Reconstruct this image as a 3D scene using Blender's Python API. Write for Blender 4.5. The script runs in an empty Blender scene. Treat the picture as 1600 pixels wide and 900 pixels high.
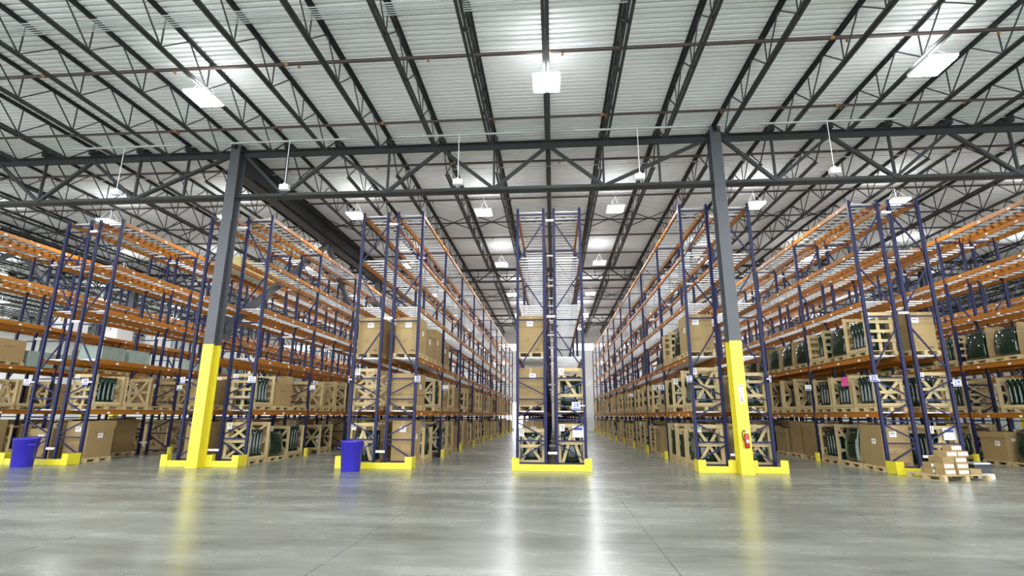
import bpy, math, random
from mathutils import Vector, Matrix
R = math.radians
rnd = random.Random(28)
scn = bpy.context.scene
COL = scn.collection

# ------------------------------------------------------------------ camera, sky, exposure
F_PX, PITCH, YAW, ROLL, CAM_H = 822.07, .2382, .0783, .0039, 1.3712
cd = bpy.data.cameras.new('camera'); cam = bpy.data.objects.new('camera', cd); COL.objects.link(cam)
cd.sensor_fit = 'HORIZONTAL'; cd.sensor_width = 36.0; cd.lens = 36.0 * F_PX / 1600.0
cd.clip_start = .05; cd.clip_end = 300
_f = Vector((-math.sin(YAW) * math.cos(PITCH), math.cos(YAW) * math.cos(PITCH), math.sin(PITCH)))
_r = Vector((math.cos(YAW), math.sin(YAW), 0)); _u = _r.cross(_f)
_ri = _r * math.cos(ROLL) + _u * math.sin(ROLL); _ui = _u * math.cos(ROLL) - _r * math.sin(ROLL)
M3 = Matrix((_ri, _ui, -_f)).transposed()
cam.matrix_world = Matrix.Translation((0, 0, CAM_H)) @ M3.to_4x4()
scn.camera = cam

SKY = 2.1          # even white sky; hall left open behind camera to brighten it, plus end wall openings
LAMP_W = 70        # watts of one high-bay lamp's downlight
UP_W = 8           # watts of the fill light added above each lamp to brighten the roof deck
w = bpy.data.worlds.new('daylight'); scn.world = w; w.use_nodes = True
bg = w.node_tree.nodes['Background']; bg.inputs[0].default_value = (.93, .97, 1.0, 1); bg.inputs[1].default_value = SKY
vs = scn.view_settings
vs.view_transform = 'Standard'; vs.look = 'None'; vs.gamma = 1.0; vs.use_curve_mapping = False
vs.exposure = .95
scn.cycles.max_bounces = 8; scn.cycles.diffuse_bounces = 5; scn.cycles.glossy_bounces = 3
scn.cycles.transmission_bounces = 4; scn.cycles.sample_clamp_indirect = 4.0
scn.cycles.use_denoising = True

# ------------------------------------------------------------------ materials
def nd(nt, kind, **kw):
    n = nt.nodes.new(kind)
    for k, v in kw.items(): setattr(n, k, v)
    return n

def mat(name, col, rough=.5, metal=0., vary=0., scale=6., stretch=(1, 1, 1), rand=0., bump=0., spec=.5, emit=None, strength=0., coat=0.):
    """Principled surface whose own colour wanders a little (noise) and from object to object (rand)."""
    m = bpy.data.materials.new(name); m.use_nodes = True
    nt = m.node_tree; b = nt.nodes['Principled BSDF']
    b.inputs['Base Color'].default_value = (*col, 1); b.inputs['Roughness'].default_value = rough
    b.inputs['Metallic'].default_value = metal; b.inputs['Specular IOR Level'].default_value = spec
    b.inputs['Coat Weight'].default_value = coat
    if emit:
        b.inputs['Emission Color'].default_value = (*emit, 1); b.inputs['Emission Strength'].default_value = strength
    if vary or rand or bump:
        tc = nd(nt, 'ShaderNodeTexCoord'); mp = nd(nt, 'ShaderNodeMapping'); no = nd(nt, 'ShaderNodeTexNoise')
        mp.inputs['Scale'].default_value = stretch; no.inputs['Scale'].default_value = scale; no.inputs['Detail'].default_value = 5
        oi = nd(nt, 'ShaderNodeObjectInfo'); ad = nd(nt, 'ShaderNodeVectorMath', operation='ADD'); sc = nd(nt, 'ShaderNodeVectorMath', operation='SCALE')
        cb = nd(nt, 'ShaderNodeCombineXYZ')
        for i in range(3): nt.links.new(oi.outputs['Random'], cb.inputs[i])
        sc.inputs['Scale'].default_value = 37.0
        nt.links.new(cb.outputs[0], sc.inputs[0]); nt.links.new(tc.outputs['Object'], mp.inputs[0])
        nt.links.new(mp.outputs[0], ad.inputs[0]); nt.links.new(sc.outputs[0], ad.inputs[1]); nt.links.new(ad.outputs[0], no.inputs['Vector'])
        a = nd(nt, 'ShaderNodeMath', operation='MULTIPLY_ADD'); a.inputs[1].default_value = 2 * vary; a.inputs[2].default_value = 1 - vary
        nt.links.new(no.outputs['Fac'], a.inputs[0])
        r_ = nd(nt, 'ShaderNodeMath', operation='MULTIPLY_ADD'); r_.inputs[1].default_value = 2 * rand; r_.inputs[2].default_value = 1 - rand
        nt.links.new(oi.outputs['Random'], r_.inputs[0])
        p = nd(nt, 'ShaderNodeMath', operation='MULTIPLY'); nt.links.new(a.outputs[0], p.inputs[0]); nt.links.new(r_.outputs[0], p.inputs[1])
        vm = nd(nt, 'ShaderNodeVectorMath', operation='SCALE'); vm.inputs[0].default_value = col
        nt.links.new(p.outputs[0], vm.inputs['Scale']); nt.links.new(vm.outputs[0], b.inputs['Base Color'])
        if bump:
            bp = nd(nt, 'ShaderNodeBump'); bp.inputs['Strength'].default_value = bump; bp.inputs['Distance'].default_value = .01
            nt.links.new(no.outputs['Fac'], bp.inputs['Height']); nt.links.new(bp.outputs[0], b.inputs['Normal'])
    return m

M = {}
M['deck'] = mat('white_painted_deck', (.87, .89, .885), .45, vary=.03, scale=.8)
M['steel'] = mat('charcoal_painted_steel', (.029, .033, .034), .5, vary=.15, scale=3)
M['column'] = mat('slate_painted_steel', (.082, .088, .098), .45, vary=.06, scale=2)
M['yellow'] = mat('safety_yellow_paint', (.76, .66, .032), .34, vary=.05, scale=4, coat=.2)
M['navy'] = mat('navy_painted_steel', (.013, .016, .070), .48, vary=.1, scale=5, spec=.3)
M['orange'] = mat('orange_painted_steel', (.36, .130, .009), .5, vary=.08, scale=2, rand=.1, spec=.3)
M['zinc'] = mat('galvanised_steel', (.78, .80, .81), .36, metal=.35, vary=.06, scale=9)
M['white_steel'] = mat('pale_galvanised_bar', (.85, .86, .85), .4, vary=.03, scale=8)
M['wood'] = mat('pine_board', (.54, .42, .215), .65, vary=.22, scale=7, stretch=(1, 1, .25), rand=.14, bump=.15)
M['carton'] = mat('brown_cardboard', (.34, .235, .10), .7, vary=.07, scale=3, rand=.13)
M['kraft'] = mat('kraft_sheet', (.33, .23, .10), .7, vary=.1, scale=2.5, rand=.14)
M['tape'] = mat('packing_tape', (.40, .27, .12), .25)
M['print'] = mat('carton_print', (.17, .11, .055), .7)
M['paper'] = mat('white_paper', (.86, .87, .86), .6, vary=.02)
M['pink'] = mat('pink_paper', (.85, .10, .36), .6, vary=.02)
M['glass'] = mat('dark_green_windshield_glass', (.008, .026, .016), .07, spec=.6, coat=.25)
M['frit'] = mat('pale_green_glass_edge', (.30, .42, .36), .15, spec=.7)
M['bluebin'] = mat('blue_plastic', (.040, .029, .46), .33, vary=.04, scale=5)
M['red'] = mat('red_painted_cylinder', (.42, .03, .02), .3, coat=.4)
M['black'] = mat('black_plastic', (.012, .012, .014), .4)
M['darkgrey'] = mat('dark_grey_tote', (.035, .037, .045), .45)
M['digit'] = mat('blue_lettering', (.03, .05, .42), .5)
M['redink'] = mat('red_lettering', (.62, .05, .04), .5)
M['pipe'] = mat('brown_black_pipe', (.060, .040, .036), .4, vary=.35, scale=1.2)
M['conduit'] = mat('galvanised_conduit', (.52, .55, .54), .35, metal=.4, vary=.05)
M['copper'] = mat('brass_fitting', (.42, .22, .08), .35, metal=.7)
M['whitebox'] = mat('white_plastic', (.86, .87, .87), .4)
M['lens'] = mat('lamp_lens', (.9, .9, .9), .4, emit=(.96, .98, 1.0), strength=14)
M['wall'] = mat('white_painted_wall', (.86, .87, .85), .6, vary=.03, scale=.6)
M['palegreen'] = mat('pale_green_foam_wrap', (.30, .38, .33), .5, vary=.2, scale=6, rand=.1)
M['lumber'] = mat('pale_yellow_board', (.72, .62, .26), .6, vary=.1, scale=5)
M['window_glass'] = None
def glass_mat():
    m = bpy.data.materials.new('window_glass'); m.use_nodes = True; nt = m.node_tree; nt.nodes.clear()
    o = nd(nt, 'ShaderNodeOutputMaterial'); mx = nd(nt, 'ShaderNodeMixShader'); t = nd(nt, 'ShaderNodeBsdfTransparent'); g = nd(nt, 'ShaderNodeBsdfGlossy')
    t.inputs[0].default_value = (.95, .98, .97, 1); g.inputs['Roughness'].default_value = .02; mx.inputs[0].default_value = .06
    nt.links.new(t.outputs[0], mx.inputs[1]); nt.links.new(g.outputs[0], mx.inputs[2]); nt.links.new(mx.outputs[0], o.inputs[0]); return m
M['window_glass'] = glass_mat()

def post_mat():
    m = mat('navy_slotted_post', (.013, .016, .070), .48, spec=.3); nt = m.node_tree; b = nt.nodes['Principled BSDF']
    tc = nd(nt, 'ShaderNodeTexCoord'); s = nd(nt, 'ShaderNodeSeparateXYZ'); nt.links.new(tc.outputs['Object'], s.inputs[0])
    def mth(op, a, bb=None):
        n = nd(nt, 'ShaderNodeMath', operation=op)
        for i, v in enumerate((a, bb)):
            if v is None: continue
            if isinstance(v, (int, float)): n.inputs[i].default_value = v
            else: nt.links.new(v, n.inputs[i])
        return n.outputs[0]
    near = mth('LESS_THAN', mth('MINIMUM', mth('ABSOLUTE', s.outputs[0]), mth('ABSOLUTE', s.outputs[1])), .009)
    slot = mth('LESS_THAN', mth('FRACT', mth('DIVIDE', s.outputs[2], .076)), .45)
    mk = mth('MULTIPLY', near, slot)
    mx = nd(nt, 'ShaderNodeMixRGB'); mx.inputs[1].default_value = (.013, .016, .070, 1); mx.inputs[2].default_value = (.006, .006, .012, 1)
    nt.links.new(mk, mx.inputs[0]); nt.links.new(mx.outputs[0], b.inputs['Base Color']); return m
M['post'] = post_mat()

def floor_mat():
    m = mat('polished_concrete', (.3, .31, .3), .25); nt = m.node_tree; b = nt.nodes['Principled BSDF']
    tc = nd(nt, 'ShaderNodeTexCoord')
    def noise(scale, stretch, detail=6, rough=.6, dist=0.):
        mp = nd(nt, 'ShaderNodeMapping'); mp.inputs['Scale'].default_value = stretch; nt.links.new(tc.outputs['Object'], mp.inputs[0])
        n = nd(nt, 'ShaderNodeTexNoise'); n.inputs['Scale'].default_value = scale; n.inputs['Detail'].default_value = detail
        n.inputs['Roughness'].default_value = rough; n.inputs['Distortion'].default_value = dist
        nt.links.new(mp.outputs[0], n.inputs['Vector']); return n.outputs['Fac']
    def mth(op, a, bb=None, c=None):
        n = nd(nt, 'ShaderNodeMath', operation=op)
        for i, v in enumerate((a, bb, c)):
            if v is None: continue
            if isinstance(v, (int, float)): n.inputs[i].default_value = v
            else: nt.links.new(v, n.inputs[i])
        return n.outputs[0]
    n1 = noise(.28, (.7, 1.2, 1), 3, .5); n2 = noise(.9, (.55, 2.0, 1), 6, .62); n3 = noise(6, (.4, 2.0, 1), 5, .65)
    v = mth('ADD', mth('MULTIPLY', n1, .55), mth('ADD', mth('MULTIPLY', n2, .42), mth('MULTIPLY', n3, .10)))
    rp = nd(nt, 'ShaderNodeValToRGB'); nt.links.new(v, rp.inputs[0])
    e = rp.color_ramp.elements; e[0].position = .40; e[0].color = (.110, .119, .101, 1); e[1].position = .68; e[1].color = (.32, .338, .300, 1)
    x = e = rp.color_ramp.elements.new(.54); x.color = (.200, .213, .186, 1)
    s = nd(nt, 'ShaderNodeSeparateXYZ'); nt.links.new(tc.outputs['Object'], s.inputs[0])
    jx = mth('LESS_THAN', mth('ABSOLUTE', mth('SUBTRACT', mth('FRACT', mth('DIVIDE', mth('ADD', s.outputs[0], 50.05), 3.3)), .5)), .0022)
    jy = mth('LESS_THAN', mth('ABSOLUTE', mth('SUBTRACT', mth('FRACT', mth('DIVIDE', mth('ADD', s.outputs[1], 3.4), 9.0)), .5)), .0006)
    j = mth('MULTIPLY', mth('MAXIMUM', jx, jy), .6)
    # small white scuffs and chips
    vo = nd(nt, 'ShaderNodeTexVoronoi'); vo.inputs['Scale'].default_value = .9; mp = nd(nt, 'ShaderNodeMapping'); mp.inputs['Scale'].default_value = (.45, 1.6, 1)
    nt.links.new(tc.outputs['Object'], mp.inputs[0]); nt.links.new(mp.outputs[0], vo.inputs['Vector'])
    ch = mth('LESS_THAN', vo.outputs['Distance'], .028)
    mx = nd(nt, 'ShaderNodeMixRGB'); nt.links.new(j, mx.inputs[0]); nt.links.new(rp.outputs[0], mx.inputs[1]); mx.inputs[2].default_value = (.06, .06, .055, 1)
    mx2 = mx
    nt.links.new(mx2.outputs[0], b.inputs['Base Color'])
    rr = mth('MULTIPLY_ADD', n2, .18, .17); nt.links.new(rr, b.inputs['Roughness'])
    b.inputs['Specular IOR Level'].default_value = .62
    return m
M['floor'] = floor_mat()

# ------------------------------------------------------------------ mesh helpers
class MB:
    def __init__(s): s.v = []; s.f = []; s.mi = []; s.m = []
    def _m(s, m):
        if m not in s.m: s.m.append(m)
        return s.m.index(m)
    def box(s, lo, hi, m, rot=None, piv=None):
        i = len(s.v); x0, y0, z0 = lo; x1, y1, z1 = hi
        P = [Vector(p) for p in ((x0, y0, z0), (x1, y0, z0), (x1, y1, z0), (x0, y1, z0), (x0, y0, z1), (x1, y0, z1), (x1, y1, z1), (x0, y1, z1))]
        if rot is not None:
            piv = Vector(piv or ((x0 + x1) / 2, (y0 + y1) / 2, (z0 + z1) / 2)); P = [rot @ (p - piv) + piv for p in P]
        s.v += [tuple(p) for p in P]
        s.f += [tuple(i + k for k in q) for q in ((0, 3, 2, 1), (4, 5, 6, 7), (0, 1, 5, 4), (1, 2, 6, 5), (2, 3, 7, 6), (3, 0, 4, 7))]
        s.mi += [s._m(m)] * 6; return s
    def cbox(s, c, d, m, rot=None):
        return s.box([c[k] - d[k] / 2 for k in range(3)], [c[k] + d[k] / 2 for k in range(3)], m, rot)
    def bar(s, p0, p1, a, b, m, side=(1, 0, 0)):
        """a straight member p0-p1: a wide across SIDE's direction, b in the remaining one"""
        p0 = Vector(p0); p1 = Vector(p1); d = (p1 - p0).normalized(); sd = Vector(side); sd = (sd - d * sd.dot(d))
        if sd.length < 1e-4: sd = Vector((0, 1, 0)) - d * d.y
        sd.normalize(); up = d.cross(sd); i = len(s.v)
        for p in (p0, p1):
            for q, t in ((-1, -1), (1, -1), (1, 1), (-1, 1)): s.v.append(tuple(p + sd * (q * a / 2) + up * (t * b / 2)))
        s.f += [tuple(i + k for k in q) for q in ((0, 3, 2, 1), (4, 5, 6, 7), (0, 1, 5, 4), (1, 2, 6, 5), (2, 3, 7, 6), (3, 0, 4, 7))]
        s.mi += [s._m(m)] * 6; return s
    def cyl(s, p0, p1, r0, m, n=12, r1=None, cap=True):
        r1 = r0 if r1 is None else r1; p0 = Vector(p0); p1 = Vector(p1); d = (p1 - p0).normalized()
        sd = Vector((1, 0, 0)) if abs(d.x) < .9 else Vector((0, 1, 0)); sd = (sd - d * sd.dot(d)).normalized(); up = d.cross(sd); i = len(s.v)
        for p, r in ((p0, r0), (p1, r1)):
            for k in range(n):
                t = 2 * math.pi * k / n; s.v.append(tuple(p + (sd * math.cos(t) + up * math.sin(t)) * r))
        for k in range(n):
            l = (k + 1) % n; s.f.append((i + k, i + l, i + n + l, i + n + k)); s.mi.append(s._m(m))
        if cap:
            s.f.append(tuple(i + k for k in reversed(range(n)))); s.f.append(tuple(i + n + k for k in range(n))); s.mi += [s._m(m)] * 2
        return s
    def lathe(s, prof, m, n=32, c=(0, 0, 0)):
        i = len(s.v)
        for r, z in prof:
            for k in range(n):
                t = 2 * math.pi * k / n; s.v.append((c[0] + r * math.cos(t), c[1] + r * math.sin(t), c[2] + z))
        for j in range(len(prof) - 1):
            for k in range(n):
                l = (k + 1) % n; a = i + j * n; s.f.append((a + k, a + l, a + n + l, a + n + k)); s.mi.append(s._m(m))
        return s
    def sheet(s, grid, th, m, nrm):
        """a grid of points given thickness th along nrm(u, v)"""
        nu = len(grid); nv = len(grid[0]); i = len(s.v)
        for sg in (0, 1):
            for u in range(nu):
                for v in range(nv): s.v.append(tuple(Vector(grid[u][v]) + Vector(nrm) * th * sg))
        k = nu * nv; f = []
        for u in range(nu - 1):
            for v in range(nv - 1):
                a = i + u * nv + v; f.append((a, a + nv, a + nv + 1, a + 1)); f.append((a + k, a + 1 + k, a + nv + 1 + k, a + nv + k))
        for u in range(nu - 1):
            for v in (0, nv - 1):
                a = i + u * nv + v; q = (a, a + nv, a + nv + k, a + k); f.append(q if v else q[::-1])
        for v in range(nv - 1):
            for u in (0, nu - 1):
                a = i + u * nv + v; q = (a, a + 1, a + 1 + k, a + k); f.append(q[::-1] if u else q)
        s.f += f; s.mi += [s._m(m)] * len(f); return s
    def mesh(s, name, smooth=False):
        me = bpy.data.meshes.new(name); me.from_pydata(s.v, [], s.f)
        for m in s.m: me.materials.append(M[m])
        me.polygons.foreach_set('material_index', s.mi)
        if smooth: me.polygons.foreach_set('use_smooth', [True] * len(me.polygons))
        me.update(); return me

def ob(name, data, parent=None, loc=(0, 0, 0), rot=(0, 0, 0)):
    o = bpy.data.objects.new(name, data); COL.objects.link(o)
    if parent is not None: o.parent = parent
    o.location = loc; o.rotation_euler = rot; return o
def tag(o, label, cat, group=None, kind=None):
    o['label'] = label; o['category'] = cat
    if group: o['group'] = group
    if kind: o['kind'] = kind
    return o
def thing(name, label, cat, loc=(0, 0, 0), rot=(0, 0, 0), group=None):
    return tag(ob(name, None, None, loc, rot), label, cat, group)
def struct(name, me, loc=(0, 0, 0), parent=None):
    o = ob(name, me, parent, loc)
    if parent is None: o['kind'] = 'structure'
    return o
def bevel(o, wd=.008, seg=2):
    m = o.modifiers.new('edge', 'BEVEL'); m.width = wd; m.segments = seg; m.limit_method = 'ANGLE'; return o
ORD = ['first', 'second', 'third', 'fourth', 'fifth', 'sixth', 'seventh', 'eighth', 'ninth', 'tenth', 'eleventh', 'twelfth', 'thirteenth', 'fourteenth', 'fifteenth', 'sixteenth', 'seventeenth', 'eighteenth', 'nineteenth', 'twentieth', 'twenty-first', 'twenty-second', 'twenty-third', 'twenty-fourth', 'twenty-fifth', 'twenty-sixth']

def text_mesh(s, size, m, align='CENTER', depth=.002, shear=0.):
    cu = bpy.data.curves.new('lettering', 'FONT'); cu.body = s; cu.size = size; cu.align_x = align; cu.align_y = 'CENTER'; cu.extrude = depth; cu.shear = shear; cu.offset = size * .012
    t = bpy.data.objects.new('lettering', cu); COL.objects.link(t)
    me = bpy.data.meshes.new_from_object(t.evaluated_get(bpy.context.evaluated_depsgraph_get()))
    bpy.data.objects.remove(t); me.materials.clear(); me.materials.append(M[m]); return me

# ------------------------------------------------------------------ the building
XL, XR, YF, YB, ZD = -48.0, 48.0, -9.0, 51.7, 9.50
COLX = [-38.115, -23.845, -9.575, 4.695, 18.965, 33.235]
GY = [14.10, 27.60, 41.10]
fl = MB(); fl.box((XL, YF, -.2), (XR, YB + 14, 0), 'floor'); struct('floor', fl.mesh('floor'))
# ribbed roof deck: flat pans with narrow ribs running across the hall
dk = MB(); pitch = .150; prof = []
y = .2
while y < YB:
    prof += [(y, ZD), (y + .084, ZD), (y + .090, ZD + .095), (y + .144, ZD + .095)]; y += pitch
prof.append((YB, ZD))
for (ya, za) in prof: dk.v += [(XL, ya, za), (XR, ya, za)]
for k in range(len(prof) - 1): dk.f.append((2 * k, 2 * k + 2, 2 * k + 3, 2 * k + 1)); dk.mi.append(dk._m('deck'))
n0 = len(dk.v)
dk.box((XL, .2, ZD + .11), (XR, YB, ZD + .2), 'deck'); struct('ceiling', dk.mesh('ceiling'))

# end wall with clerestory windows and one open dock door
wins = [(c - 1.75, c + 1.75) for c in (-31.2, -26.4, -21.7, -16.9, -12.0, -7.9, -3.6, 2.31, 7.04, 11.7, 16.5, 21.4, 26.2)]
door = (-5.3, -2.3, 2.75)
wb = MB(); T = .25
wb.box((XL, YB, 0), (door[0], YB + T, 7.55), 'wall'); wb.box((door[1], YB, 0), (XR, YB + T, 7.55), 'wall'); wb.box((door[0], YB, door[2]), (door[1], YB + T, 7.55), 'wall')
wb.box((XL, YB, 8.32), (XR, YB + T, ZD + .3), 'wall')
xs = [XL] + [v for p in wins for v in p] + [XR]
for k in range(0, len(xs), 2): wb.box((xs[k], YB, 7.55), (xs[k + 1], YB + T, 8.32), 'wall')
struct('wall_back', wb.mesh('wall_back'))
struct('wall_left', MB().box((XL - .25, 0, 0), (XL, YB + T, ZD + .3), 'wall').mesh('wall_left'))
struct('wall_right', MB().box((XR, 0, 0), (XR + .25, YB + T, ZD + .3), 'wall').mesh('wall_right'))
fm = MB()
for a, b in ((-1.75, -1.69), (1.69, 1.75), (-.61, -.56), (.56, .61)): fm.box((a, 0, 0), (b, .1, .77), 'conduit')
fm.box((-1.69, 0, 0), (1.69, .1, .05), 'conduit'); fm.box((-1.69, 0, .72), (1.69, .1, .77), 'conduit'); fm = fm.mesh('window_frame')
pn = MB().box((-1.69, .045, .05), (1.69, .053, .72), 'window_glass').mesh('window_pane')
for k, (a, b) in enumerate(wins):
    o = struct('window_%d' % (k + 1), fm, ((a + b) / 2, YB + .06, 7.55)); struct('window_pane', pn, (0, 0, 0), o)
d = MB(); d.box((door[0] - .1, YB - .03, 0), (door[0], YB + .3, door[2] + .1), 'steel'); d.box((door[1], YB - .03, 0), (door[1] + .1, YB + .3, door[2] + .1), 'steel'); d.box((door[0], YB - .03, door[2]), (door[1], YB + .3, door[2] + .1), 'steel')
do = struct('door_1', d.mesh('door_frame'))
struct('door_panel', MB().box((door[0], YB - .12, door[2] - .15), (door[1], YB - .04, door[2] + .9), 'whitebox').mesh('door_panel'), (0, 0, 0), do)

# ------------------------------------------------------------------ columns
def hsec(w, dpt, t, z0, z1, m, g=0.):
    b = MB(); w2 = w / 2 + g; d2 = dpt / 2 + g; t2 = t + g
    b.box((-w2, -d2, z0), (w2, -d2 + t2 + g, z1), m); b.box((-w2, d2 - t2 - g, z0), (w2, d2, z1), m); b.box((-t / 2 - g, -d2 + t2 + g, z0), (t / 2 + g, d2 - t2 - g, z1), m); return b
csh = hsec(.30, .36, .024, .02, 9.44, 'column').mesh('column_shaft')
cye = hsec(.30, .36, .024, .02, 3.28, 'yellow', .003).mesh('yellow_paint')
cpl = MB().box((-.156, -.22, 0), (.156, .22, .025), 'yellow').mesh('base_plate')
rowtxt = ['in line with the rack fronts', 'a bay behind the rack fronts', 'two bays behind the rack fronts']
for j, gy in enumerate(GY):
    for i, cx in enumerate(COLX):
        lab = {2: 'grey steel column with yellow foot in front of racks 33 and 32', 3: 'grey steel column with yellow foot and extinguisher before racks 27 and 26'}.get(i) if j == 0 else None
        lab = lab or 'grey steel column %s, %s column line from the far left' % (rowtxt[j], ORD[i])
        c = thing('steel_column', lab, 'column', (cx, gy, 0), group='steel columns'); c['kind'] = 'thing'
        ob('shaft', csh, c); ob('yellow_paint', cye, c)['label'] = 'yellow painted lower part'; ob('base_plate', cpl, c)

# ------------------------------------------------------------------ roof joists
JS = 14.27 / 9
def angle_pair(b, p0, p1, leg, gap, m, up):
    """two back to back angles along y (or x) with the horizontal legs at the top (up=1) or the bottom"""
    ax = 1 if abs(p1[1] - p0[1]) > abs(p1[0] - p0[0]) else 0; th = .009
    for sg in (-1, 1):
        a0, a1 = sorted((sg * gap / 2, sg * (gap / 2 + leg))); c0, c1 = sorted((sg * gap / 2, sg * (gap / 2 + th)))
        z = p0[2]; h0, h1 = (z - th, z) if up > 0 else (z, z + th); v0, v1 = (z - leg, z - th) if up > 0 else (z + th, z + leg)
        for (q0, q1, w0, w1) in ((a0, a1, h0, h1), (c0, c1, v0, v1)):
            if ax: b.box((p0[0] + q0, p0[1], w0), (p0[0] + q1, p1[1], w1), m)
            else: b.box((p0[0], p0[1] + q0, w0), (p1[0], p0[1] + q1, w1), m)
def joist(L):
    tz, bz = 9.495, 8.72
    t = MB(); angle_pair(t, (0, .02, tz), (0, L - .02, tz), .062, .028, 'steel', 1)
    b = MB(); angle_pair(b, (0, .85, bz), (0, L - .85, bz), .06, .028, 'steel', -1)
    wv = MB(); n = max(2, round((L - 1.7) / 1.5)); p = (L - 1.7) / n; zt, zb = tz - .03, bz + .03
    for k in range(n + 1):
        yb = .85 + k * p
        if k > 0: wv.bar((0, yb - p / 2, zt), (0, yb, zb), .024, .024, 'steel')
        if k < n: wv.bar((0, yb, zb), (0, yb + p / 2, zt), .024, .024, 'steel')
        if 0 < k < n: wv.bar((0, yb, zb), (0, yb, zt), .022, .022, 'steel')
    wv.bar((0, .1, zt), (0, .85, zb), .03, .03, 'steel'); wv.bar((0, L - .1, zt), (0, L - .85, zb), .03, .03, 'steel')
    for yy in (0, L - .16): wv.box((-.06, yy, 9.26), (.06, yy + .16, 9.44), 'steel')
    return t.mesh('top_chord'), b.mesh('bottom_chord'), wv.mesh('web')
bays = [(.55, 14.08, 'front bay'), (14.12, 27.58, 'second bay'), (27.62, 41.08, 'third bay'), (41.12, 51.6, 'last bay')]
jlab = {}
def jname(k):
    if k == 0: return 'above the right yellow column'
    if k == -9: return 'above the left yellow column'
    if -9 < k < 0: return '%s right of the left yellow column' % ORD[k + 8]
    return '%s right of the right yellow column' % ORD[k - 1] if k > 0 else '%s left of the left yellow column' % ORD[-k - 10]
for bi, (y0, y1, bn) in enumerate(bays):
    t, b, wv = joist(y1 - y0); span = 17 if bi == 0 else 24
    for k in range(-9 - span + 6 if bi == 0 else -9 - span + 1, span - 6 + (0 if bi == 0 else 8)):
        o = thing('roof_joist', 'dark roof joist in the %s, %s' % (bn, jname(k)), 'joist', (4.695 + JS * k, y0, 0), group='roof joists of the ' + bn)
        ob('top_chord', t, o); ob('bottom_chord', b, o); ob('web', wv, o)

# ------------------------------------------------------------------ joist girders
def girder_parts(ztop, zbot, leg, front):
    L = 14.27 - .34; tc_ = MB(); angle_pair(tc_, (.17, 0, ztop), (.17 + L, 0, ztop), leg, .03, 'steel', 1)
    bc_ = MB(); angle_pair(bc_, (.17, 0, zbot), (.17 + L, 0, zbot), leg * .85, .03, 'steel', -1); return tc_.mesh('top_chord'), bc_.mesh('bottom_chord')
gft = girder_parts(9.20, 7.69, .17, True); gbt = girder_parts(9.16, 8.42, .11, False)
def one(a, b, w, d_, name): return MB().bar(a, b, w, d_, 'steel', (0, 1, 0)).mesh(name)
zt, zb = 9.10, 7.78
# W-shaped web: a member node over every joist
nodes = [(.25, zt), (JS * 1, zb), (JS * 2, zt), (JS * 3, zb), (JS * 4, zt), (JS * 5, zb), (JS * 6, zt), (JS * 7, zb), (14.02, zt)]
gdm = [one((nodes[k][0], 0, nodes[k][1]), (nodes[k + 1][0], 0, nodes[k + 1][1]), .10, .085, 'web_diagonal') for k in range(8)]
gvm = [one((JS * k, 0, zb), (JS * k, 0, zt), .07, .055, 'web_vertical') for k in (1, 3, 5, 7, 8)]
gw = MB()
for k in range(9):
    a, b = JS * k, JS * (k + 1); m_ = (a + b) / 2
    a2 = max(a, .2); b2 = min(b, 14.07)
    gw.bar((a2, 0, 9.1), (m_, 0, 8.48), .06, .05, 'steel', (0, 1, 0)); gw.bar((m_, 0, 8.48), (b2, 0, 9.1), .06, .05, 'steel', (0, 1, 0)); gw.bar((m_, 0, 8.48), (m_, 0, 9.1), .04, .035, 'steel', (0, 1, 0))
gw = gw.mesh('web')
gx = [COLX[0] - 14.27] + COLX
for j, gy in enumerate(GY):
    for i, cx in enumerate(gx):
        if cx + 14.27 > XR or cx < XL: 
            continue
        nm = 'between the two yellow-footed columns' if i == 3 else ('%s span left of the left yellow column' % ORD[2 - i] if i < 3 else '%s span right of the right yellow column' % ORD[i - 4])
        o = thing('roof_girder', 'dark girder truss on %s column row, %s' % (ORD[j], nm), 'girder', (cx, gy, 0), group='girder trusses on the %s column row' % ORD[j])
        g = gft if j == 0 else gbt
        ob('top_chord', g[0], o); ob('bottom_chord', g[1], o)
        if j == 0:
            for m_ in gdm: ob('web_diagonal', m_, o)
            for m_ in gvm: ob('web_vertical', m_, o)
        else: ob('web', gw, o)

# deep brace beam and its struts behind the left column, and its twin further left
for cx, nm in ((COLX[2], 'behind the left yellow column'), (COLX[1], 'further left, beyond all racks')):
    b = MB(); y0, y1 = GY[0] + .19, GY[1] - .19
    b.box((-.16, y0, 8.52), (.16, y1, 8.56), 'steel'); b.box((-.16, y0, 9.25), (.16, y1, 9.29), 'steel'); b.box((-.012, y0, 8.56), (.012, y1, 9.25), 'steel')
    tag(ob('steel_beam', b.mesh('steel_beam'), None, (cx, 0, 0)), 'deep dark steel beam running back under the roof %s' % nm, 'beam')['kind'] = 'thing'
    for sg, e in ((1, 'near'), (-1, 'far')):
        ya = GY[0] + .36 if sg > 0 else GY[1] - .36; m_ = (GY[0] + GY[1]) / 2 - .1 * sg
        b = MB().bar((0, ya, 3.75), (0, m_, 8.41), .19, .19, 'column', (1, 0, 0)); b.box((-.02, min(ya - .14 * sg, ya + .4 * sg), 3.5), (.02, max(ya - .14 * sg, ya + .4 * sg), 4.2), 'column')
        tag(ob('diagonal_brace', b.mesh('diagonal_brace'), None, (cx, 0, 0)), 'grey square tube brace rising to the deep beam %s, %s half' % (nm, e), 'brace')

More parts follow.
